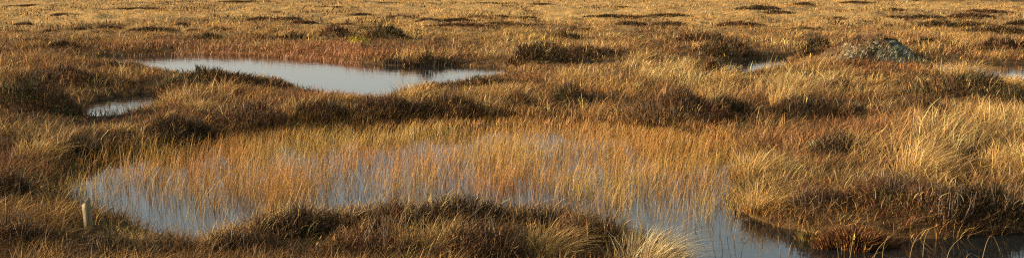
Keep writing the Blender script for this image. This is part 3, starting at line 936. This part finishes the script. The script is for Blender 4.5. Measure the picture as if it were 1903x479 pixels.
# ------------------------------------------------------------------ mossy cushions: (cx, base, w, h, colour, sprig colour, name, label)
def moss_cushion(cx, by, w, h, col, name, label, cat, cnt=1400, length=(0.03, 0.07)):
    x, y, ww, hh = spot(cx, by, w, h)
    z = max(float(height(x, y)[0]) - 0.03, -0.01)
    root = tag(new_obj(name, None, None, None, (x, y, z)), label, cat)
    def top(px_, py_):
        q = np.clip(1 - (px_ ** 2 + py_ ** 2), 0, 1)
        return np.sqrt(q) * hh * (0.65 + 0.5 * fbm(px_ * 3 + cx, py_ * 3, 301, 3))
    n, m = 40, 9
    A, R = np.meshgrid(np.linspace(0, 2 * math.pi, n, endpoint=False), np.linspace(0.02, 1, m))
    X, Y = R * np.cos(A), R * np.sin(A)
    V = np.stack([X * ww * 0.42, Y * ww * 0.24, top(X, Y) * 0.8], -1).reshape(-1, 3)
    L = []
    for i in range(m - 1):
        for j in range(n):
            L += [i * n + j, i * n + (j + 1) % n, (i + 1) * n + (j + 1) % n, (i + 1) * n + j]
    cm = jitter(np.array(col) * 0.7, len(V), 0.3)
    new_obj("cushion", mesh_from("cushion", V, L, np.full(len(L) // 4, 4), cm, True), M_MOSS, root)
    ph = rng.uniform(0, 2 * math.pi, cnt)
    rho = rng.uniform(size=cnt) ** 0.6 * (0.6 + 0.9 * noise(np.cos(ph) * 2 + cx, np.sin(ph) * 2, 311))
    u, v = rho * np.cos(ph), rho * np.sin(ph)
    pick = rng.uniform(size=(cnt, 1))
    cc = np.where(pick < 0.45, jitter(np.array(col), cnt, 0.5), np.where(pick < 0.82, jitter(BROWN, cnt, 0.4), jitter(GOLD * 0.8, cnt, 0.4)))
    bag = Bag()
    bag.add(blade_arrays(np.stack([u * ww / 2, v * ww * 0.3, top(u, v) - 0.01], -1), rng.uniform(*length, cnt), 0.0065 * (y / 8) ** 0.8 * rng.uniform(0.6, 1.4, cnt), ph, rng.uniform(0.2, 1.0, cnt), cc * 0.8, cc, 2))
    new_obj("sprigs", bag.mesh("sprigs"), M_MOSS, root)["kind"] = "stuff"
    return root
moss_cushion(668, 85, 48, 20, (0.50, 0.43, 0.05), "moss_cushion", "bright yellow-green moss cushion behind the far pool", "moss", 500, (0.02, 0.05))
moss_cushion(1586, 440, 130, 22, (0.085, 0.026, 0.018), "moss_cushion", "crimson bog moss cushion at the water's edge, lower right", "moss", 3200, (0.03, 0.11))
moss_cushion(1505, 428, 44, 12, (0.18, 0.15, 0.05), "moss_cushion", "yellowish moss cushion left of the crimson one at the waterline", "moss", 500)
moss_cushion(1518, 296, 40, 20, (0.34, 0.34, 0.20), "moss_cushion", "pale grey-green lichen cushion beside the grey heather bush", "moss", 400)

# ------------------------------------------------------------------ wooden stake
def build_stake():
    x, y, w, h = spot(166, 434, 14, 53)
    z = float(height(x, y)[0])
    root = tag(new_obj("wooden_stake", None, None, None, (x, y, z), 0.30), "short weathered wooden stake leaning left on the near pool's bank", "stake")
    root.rotation_euler = (math.radians(-1), math.radians(-4), 0.95)
    a = w * 0.46
    ring = []
    prof = [(-1, -0.8), (-0.8, -1), (0.10, -1), (0.15, -0.9), (0.2, -1), (0.8, -1), (1, -0.8), (1, 0.8), (0.8, 1), (-0.8, 1), (-1, 0.8), (-1, 0.0)]
    zs = np.linspace(-0.15, h, 9)
    n = len(prof)
    V, L, S = [], [], []
    for i, zz in enumerate(zs):
        for (p, q) in prof:
            k = a * (1 + 0.03 * math.sin(7 * i + 2 * p))
            top = 0.018 * p - 0.010 * q + 0.006 * math.sin(9 * p + 5 * q) if i == len(zs) - 1 else 0
            V.append((p * k, q * k * 0.9, zz + top))
    for i in range(len(zs) - 1):
        for k in range(n):
            L += [i * n + k, i * n + (k + 1) % n, (i + 1) * n + (k + 1) % n, (i + 1) * n + k]; S.append(4)
    L += list(range((len(zs) - 1) * n, len(zs) * n)); S.append(n)
    new_obj("post", mesh_from("post", V, L, S), M_WOOD, root)
    V = [(-a * 0.96, -a * 0.5, h - 0.01), (-a * 0.5, -a * 0.8, h - 0.01), (-a * 0.6, -a * 0.3, h - 0.01), (-a * 0.72, -a * 0.5, h + 0.016)]
    new_obj("splinter", mesh_from("splinter", V, [0, 1, 3, 1, 2, 3, 2, 0, 3], [3, 3, 3]), M_WOOD, root)
build_stake()

# ------------------------------------------------------------------ single stalks standing out of the water, lower right
def stalk(cx, by, tall, arch, side, lab, grp=None, col=(0.30, 0.20, 0.08)):
    p = ground_at(cx, by)
    k = p[1] / F
    t = np.linspace(0, 1, 12)
    hgt, run = tall * k, arch * k * side
    if abs(arch) > tall * 0.6:        # bowed over, its tip back at the water
        zz = hgt * np.sin(t * math.pi * 0.92)
    else:
        zz = hgt * t
    xx = run * (0.3 * t + 0.7 * t * t)
    bag = Bag()
    tube(bag, np.stack([xx, 0.15 * run * t + 0.02 * np.sin(3 * t + cx), zz * (1 + 0.12 * np.sin(4 * t + cx)) - 0.03 * (1 - t)], -1), 0.0016 * (1 - 0.7 * t) + 0.0006, 5, np.array(col) * 0.75, np.array(col))
    o = tag(new_obj("sedge_stalk", bag.mesh("sedge_stalk"), M_REED, None, (p[0], p[1], 0)), lab, "sedge stalk", grp)
    return o
SL = "%s straight sedge stalk from left in open water, lower right"
for q_, (cx, by, tl, ar, sd_) in enumerate(sorted([(1345, 470, 48, 14, -1), (1352, 440, 80, 20, 1), (1362, 448, 90, 28, 1), (1290, 425, 70, 40, 1), (1330, 478, 30, 8, -1), (1450, 480, 40, 4, -1), (1462, 482, 36, 22, 1),
                         (1575, 488, 60, 16, 1), (1622, 492, 70, 36, 1), (1640, 486, 56, 10, 1), (1690, 480, 60, 30, 1), (1715, 476, 56, 12, 1), (1405, 500, 40, 16, 1), (1560, 484, 40, 10, -1), (1820, 492, 60, 46, 1), (1760, 486, 60, 30, 1)])):
    stalk(cx, by, tl, ar, sd_, SL % ORD[q_], "straight stalks in the water")
AL = "%s sedge stalk from left of those bowed in an arch over the water"
for q_, (cx, by, tl, ar, sd_) in enumerate(sorted([(1376, 478, 34, 44, 1), (1374, 440, 16, 22, 1), (1612, 488, 26, 44, 1), (1690, 478, 34, 52, 1), (1790, 488, 18, 40, 1)])):
    stalk(cx, by, tl, ar, sd_, AL % ORD[q_], "bowed stalks over the water", (0.30, 0.20, 0.09))
